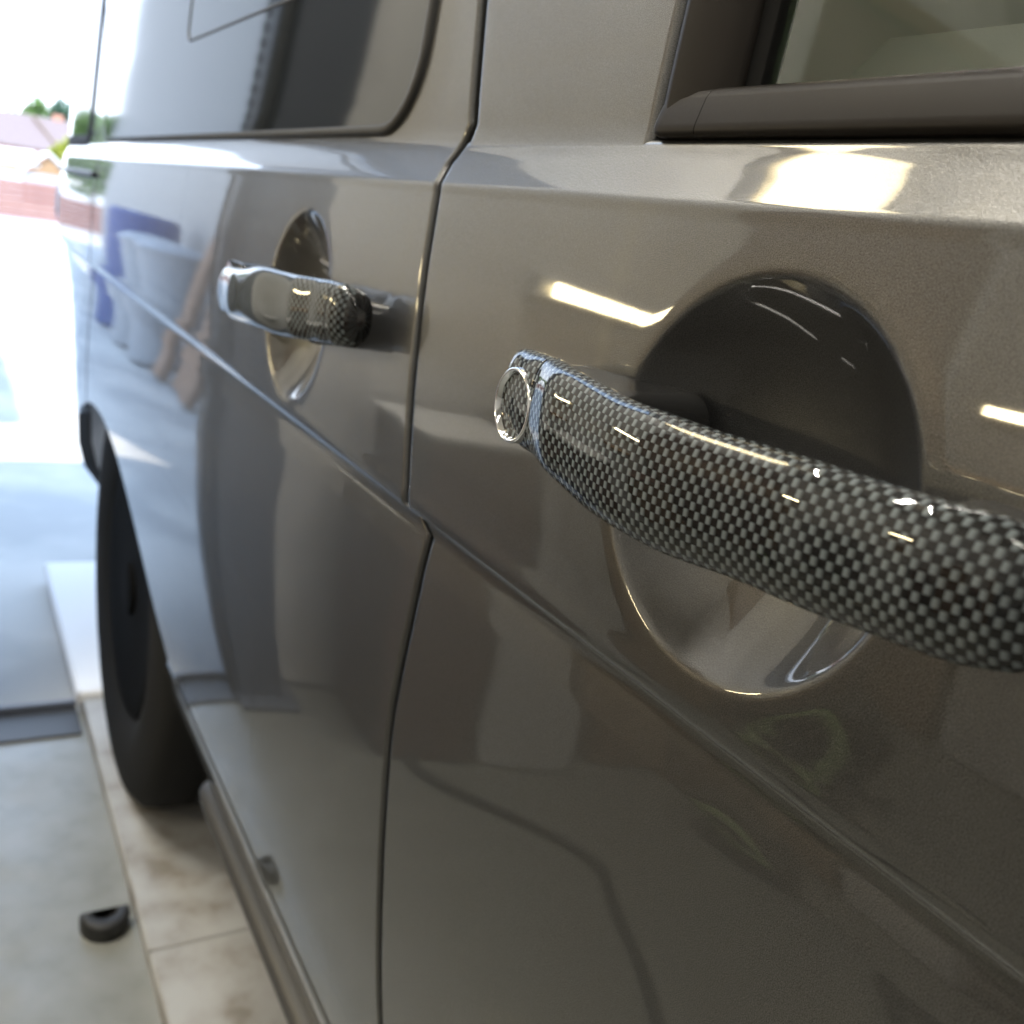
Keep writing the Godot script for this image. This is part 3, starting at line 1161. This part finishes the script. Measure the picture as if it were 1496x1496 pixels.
	var lab := ["tall cardboard carton by the left wall nearest the doorway", "white cabinet by the left wall between two cartons", "brown wooden crate by the left wall", "wide cardboard carton by the left wall", "grey plastic bin by the left wall farthest from the doorway"]
	var nm := ["carton", "cabinet", "crate", "carton", "bin"]
	for i in 5:
		var hh: float = [0.95, 0.8, 0.6, 0.9, 0.7][i]
		var o := thing(nm[i], lab[i], nm[i], Vector3(-2.1, 0, zz[i]))
		commit("body", box_mesh(Vector3(-2.1, hh * 0.5, zz[i]), Vector3(0.45, hh, 0.36 if i < 2 else 0.55), 0.012), cols[i], o)
		commit("lid", box_mesh(Vector3(-2.1, hh + 0.012, zz[i]), Vector3(0.47, 0.024, 0.38 if i < 2 else 0.57), 0.006), cols[i], o)
	var fx := [-0.5, -0.82, -1.2, -1.62]
	var fm := [M.brown, M.white, M.cardboard, M.brown]
	var fh := [0.72, 0.86, 0.62, 0.9]
	var fn := ["crate", "cabinet", "carton", "crate"]
	var fl := ["brown wooden crate against the doorway wall beside the steel post", "white low cabinet against the doorway wall between crate and carton", "cardboard carton against the doorway wall under the low strip lamp", "tall brown crate in the corner of the doorway wall"]
	for i in 4:
		var o := thing(fn[i], fl[i], fn[i], Vector3(fx[i], 0, -1.84))
		commit("body", box_mesh(Vector3(fx[i], float(fh[i]) * 0.5, -1.84), Vector3(0.28 if i < 2 else 0.36, fh[i], 0.3), 0.01, Basis(Vector3.UP, 0.1 * (i % 2))), fm[i], o)
		commit("lid", box_mesh(Vector3(fx[i], float(fh[i]) + 0.012, -1.84), Vector3(0.3 if i < 2 else 0.38, 0.022, 0.32), 0.006, Basis(Vector3.UP, 0.1 * (i % 2))), fm[(i + 1) % 4], o)
	var by := thing("wall_board", "large brown tool board fixed to the doorway wall beyond the low strip lamp", "board", Vector3(-1.82, 0.9, -2.0))
	commit("board", box_mesh(Vector3(-1.82, 1.5, -2.03), Vector3(1.0, 1.15, 0.02), 0.004), M.brown, by)
	commit("batten_strip", box_mesh(Vector3(-1.82, 2.1, -2.02), Vector3(1.04, 0.05, 0.03), 0.004), M.wood, by)


func leaves(c: Vector3, r: Vector3, n: int, size: float, clumps: int) -> ArrayMesh:
	var st := st_new()
	var cs := []
	for i in clumps:
		var d := Vector3(rng.randfn(), rng.randfn(), rng.randfn()).normalized() * pow(rng.randf(), 0.4)
		cs.append([d * r * 0.8, rng.randf_range(0.22, 0.42)])
	for i in n:
		var k: Array = cs[rng.randi() % clumps]
		var d2 := Vector3(rng.randfn(), rng.randfn(), rng.randfn()).normalized() * pow(rng.randf(), 0.5)
		var p: Vector3 = c + (k[0] as Vector3) + d2 * r * float(k[1])
		var b := Basis.from_euler(Vector3(rng.randf() * TAU, rng.randf() * TAU, rng.randf() * TAU))
		var s := size * rng.randf_range(0.6, 1.3)
		quad(st, p - b.x * s, p + b.y * s * 0.5, p + b.x * s, p - b.y * s * 0.5)
	return st.commit()


func tree(called: String, label: String, at: Vector3, h: float, r: float, m: Material, n := 2600) -> void:
	var o := thing(called, label, "tree", at)
	var tr := [at, at + Vector3(0.05, h * 0.3, 0.03), at + Vector3(-0.08, h * 0.6, 0.05), at + Vector3(0, h * 0.85, 0)]
	commit("trunk", tube(tr, [h * 0.03, h * 0.024, h * 0.015, h * 0.004], 8), M.bark, o)
	for k in 4:
		var a := TAU * k / 4.0 + 0.4
		commit("limb", tube([at + Vector3(0, h * (0.35 + 0.08 * k), 0), at + Vector3(cos(a) * r * 0.7, h * (0.6 + 0.07 * k), sin(a) * r * 0.7)], [h * 0.012, h * 0.003], 6), M.bark, o)
	commit("crown", leaves(at + Vector3(0, h * 0.64, 0), Vector3(r, h * 0.36, r), n, r * 0.11, 26), m, o)


func yard_things() -> void:
	# low fence of level boards across the far side of the yard
	var f := thing("board_fence", "low reddish board fence along the far side of the sunny yard", "fence", Vector3(2, 0, -22))
	for b in 8:
		var x0 := -9.6 + b * 2.0 + 0.3
		commit("post", box_mesh(Vector3(x0, 0.41, -21.93), Vector3(0.12, 0.82, 0.12), 0.01), M.fence, f)
		if b < 7:
			for k in 6:
				commit("board", box_mesh(Vector3(x0 + 1.0, 0.08 + k * 0.118, -22.0 + rng.randf() * 0.02), Vector3(1.86, 0.106, 0.03), 0.006), M.fence, f)
	# low shed with its gable above the fence
	var s := thing("garden_shed", "low shed with an orange boarded gable and white roof behind the fence", "shed", Vector3(2.5, 0, -30))
	commit("wall", box_mesh(Vector3(2.5, 0.42, -30), Vector3(1.0, 0.84, 1.6), 0.01), M.grey_plastic, s)
	var gst := st_new()
	quad(gst, Vector3(1.98, 0.86, -29.19), Vector3(2.5, 1.3, -29.19), Vector3(3.02, 0.86, -29.19), Vector3(2.5, 0.86, -29.19))
	commit("gable", gst.commit(), M.gable, s)
	for sg: float in [-1.0, 1.0]:
		commit("roof", box_mesh(Vector3(2.5 + sg * 0.31, 1.13, -30), Vector3(0.8, 0.05, 1.8), 0.01, Basis(Vector3(0, 0, 1), -sg * 0.70)), M.white, s)
	commit("lean_to_roof", box_mesh(Vector3(1.55, 1.16, -30), Vector3(1.5, 0.05, 1.7), 0.01, Basis(Vector3(0, 0, 1), 0.05) * Basis(Vector3(1, 0, 0), 0.2)), M.white, s)
	# house with a tiled roof
	var hs := thing("brick_house", "brick house with a brown tiled roof beyond the fence", "house", Vector3(8.5, 0, -110))
	commit("wall", box_mesh(Vector3(8.5, 1.2, -110), Vector3(14, 2.4, 8), 0.02), M.brick, hs)
	for sg: float in [-1.0, 1.0]:
		var rf := commit("roof", box_mesh(Vector3(8.5, 3.75, -110 + sg * 2.3), Vector3(15, 0.15, 5.6), 0.02, Basis(Vector3(1, 0, 0), sg * 0.58)), M.roof_tile, hs)
		if sg > 0:
			commit("chimney", box_mesh(Vector3(10.2, 5.2, -110.2), Vector3(0.9, 1.2, 0.7), 0.02), M.brick, rf)
			commit("valley", box_mesh(Vector3(9.0, 3.9, -107.6), Vector3(0.3, 0.1, 5.2), 0.02, Basis(Vector3(0, 1, 0), 0.5) * Basis(Vector3(1, 0, 0), sg * 0.58)), M.bark, rf)
	for x in [4.0, 7.0, 12.5]:
		var w := commit("window", box_mesh(Vector3(x, 1.4, -105.98), Vector3(1.3, 1.1, 0.06), 0.01), M.white, hs)
		commit("pane", box_mesh(Vector3(x, 1.4, -105.94), Vector3(1.1, 0.9, 0.02), 0.004), M.privacy_glass, w)
	tree("green_tree", "green leafy tree beyond the house roof", Vector3(9.0, 0, -132), 8.6, 2.6, M.leaf)
	tree("blue_green_tree", "bluish green tree right of the leafy tree beyond the roof", Vector3(13.6, 0, -134), 8.8, 3.4, M.leaf_blue)
	tree("hedge_tree", "green leafy hedge tree mirrored in the rear side window of the van", Vector3(-3.4, 0, -31), 3.4, 1.7, M.leaf)
	var bu := thing("yellow_bush", "bright yellow green bush beside the shed roof", "bush", Vector3(3.3, 0, -31.5))
	commit("stem", tube([Vector3(3.3, 0, -31.5), Vector3(3.3, 1.2, -31.5)], [0.06, 0.02], 6), M.bark, bu)
	commit("foliage", leaves(Vector3(3.3, 1.4, -31.5), Vector3(0.55, 0.55, 0.5), 1500, 0.08, 16), M.leaf_yellow, bu)
	# neighbour's wall and what leans on it, seen mirrored in the paint
	var nb := thing("yard_building", "pale rendered building along the left side of the yard", "building", Vector3(-3, 0, -9))
	commit("wall", box_mesh(Vector3(-3.2, 2.3, -8.6), Vector3(3.4, 4.6, 12.6), 0.02), M.render, nb)
	commit("eaves", box_mesh(Vector3(-3.1, 4.66, -8.6), Vector3(3.8, 0.12, 12.6), 0.02), M.steel, nb)
	commit("down_pipe", tube([Vector3(-1.44, 0, -6.2), Vector3(-1.44, 4.6, -6.2)], [0.05, 0.05], 12), M.grey_plastic, nb)
	for i in 4:
		var z := -5.3 - 0.42 * i
		tag(commit("timber_plank", box_mesh(Vector3(-1.16 + 0.03 * (i % 2), 0.95 + 0.1 * (i % 2), z), Vector3(0.06, 1.95 + 0.2 * (i % 2), [0.26, 0.2, 0.3, 0.22][i]), 0.006, Basis(Vector3(0, 0, 1), 0.27)), M.wood), ["brown plank nearest the doorway leaning on the pale building", "taller brown plank second from the doorway leaning on the pale building", "wide brown plank third from the doorway leaning on the pale building", "brown plank farthest from the doorway leaning on the pale building"][i], "plank", "brown planks leaning on the pale building")
	var bb := thing("water_barrel", "blue plastic barrel standing in the yard beside the pale building", "barrel", Vector3(-1.05, 0, -9))
	commit("barrel", lathe(Vector3(-1.05, 0, -9), Vector3.UP, [[0.0, 0.0], [0.27, 0.0], [0.29, 0.03], [0.31, 0.3], [0.3, 0.31], [0.3, 0.33], [0.315, 0.35], [0.31, 0.65], [0.3, 0.66], [0.3, 0.68], [0.3, 0.95], [0.27, 1.0], [0.25, 1.0], [0.25, 0.98], [0.0, 0.98]], 32), M.blue, bb)
	commit("cap", lathe(Vector3(-0.98, 1.0, -9.1), Vector3.UP, [[0.04, -0.02], [0.04, 0.02], [0.0, 0.02]], 16), M.white, bb)
	for i in 2:
		var o := thing("grey_bin", ["grey lidded bin next to the blue barrel in the yard", "grey lidded bin nearest the planks in the yard"][i], "bin", Vector3(-0.95, 0, -7.9 + i * 0.75), "grey bins in the yard")
		var c := Vector3(-0.95, 0, -7.9 + i * 0.75)
		commit("body", lathe(c, Vector3.UP, [[0.0, 0.01], [0.2, 0.01], [0.21, 0.03], [0.25, 0.7], [0.265, 0.72], [0.265, 0.74], [0.0, 0.74]], 28), M.grey_plastic, o)
		commit("lid", lathe(c, Vector3.UP, [[0.27, 0.73], [0.275, 0.76], [0.2, 0.81], [0.05, 0.83], [0.0, 0.83]], 28), M.grey_plastic, o)
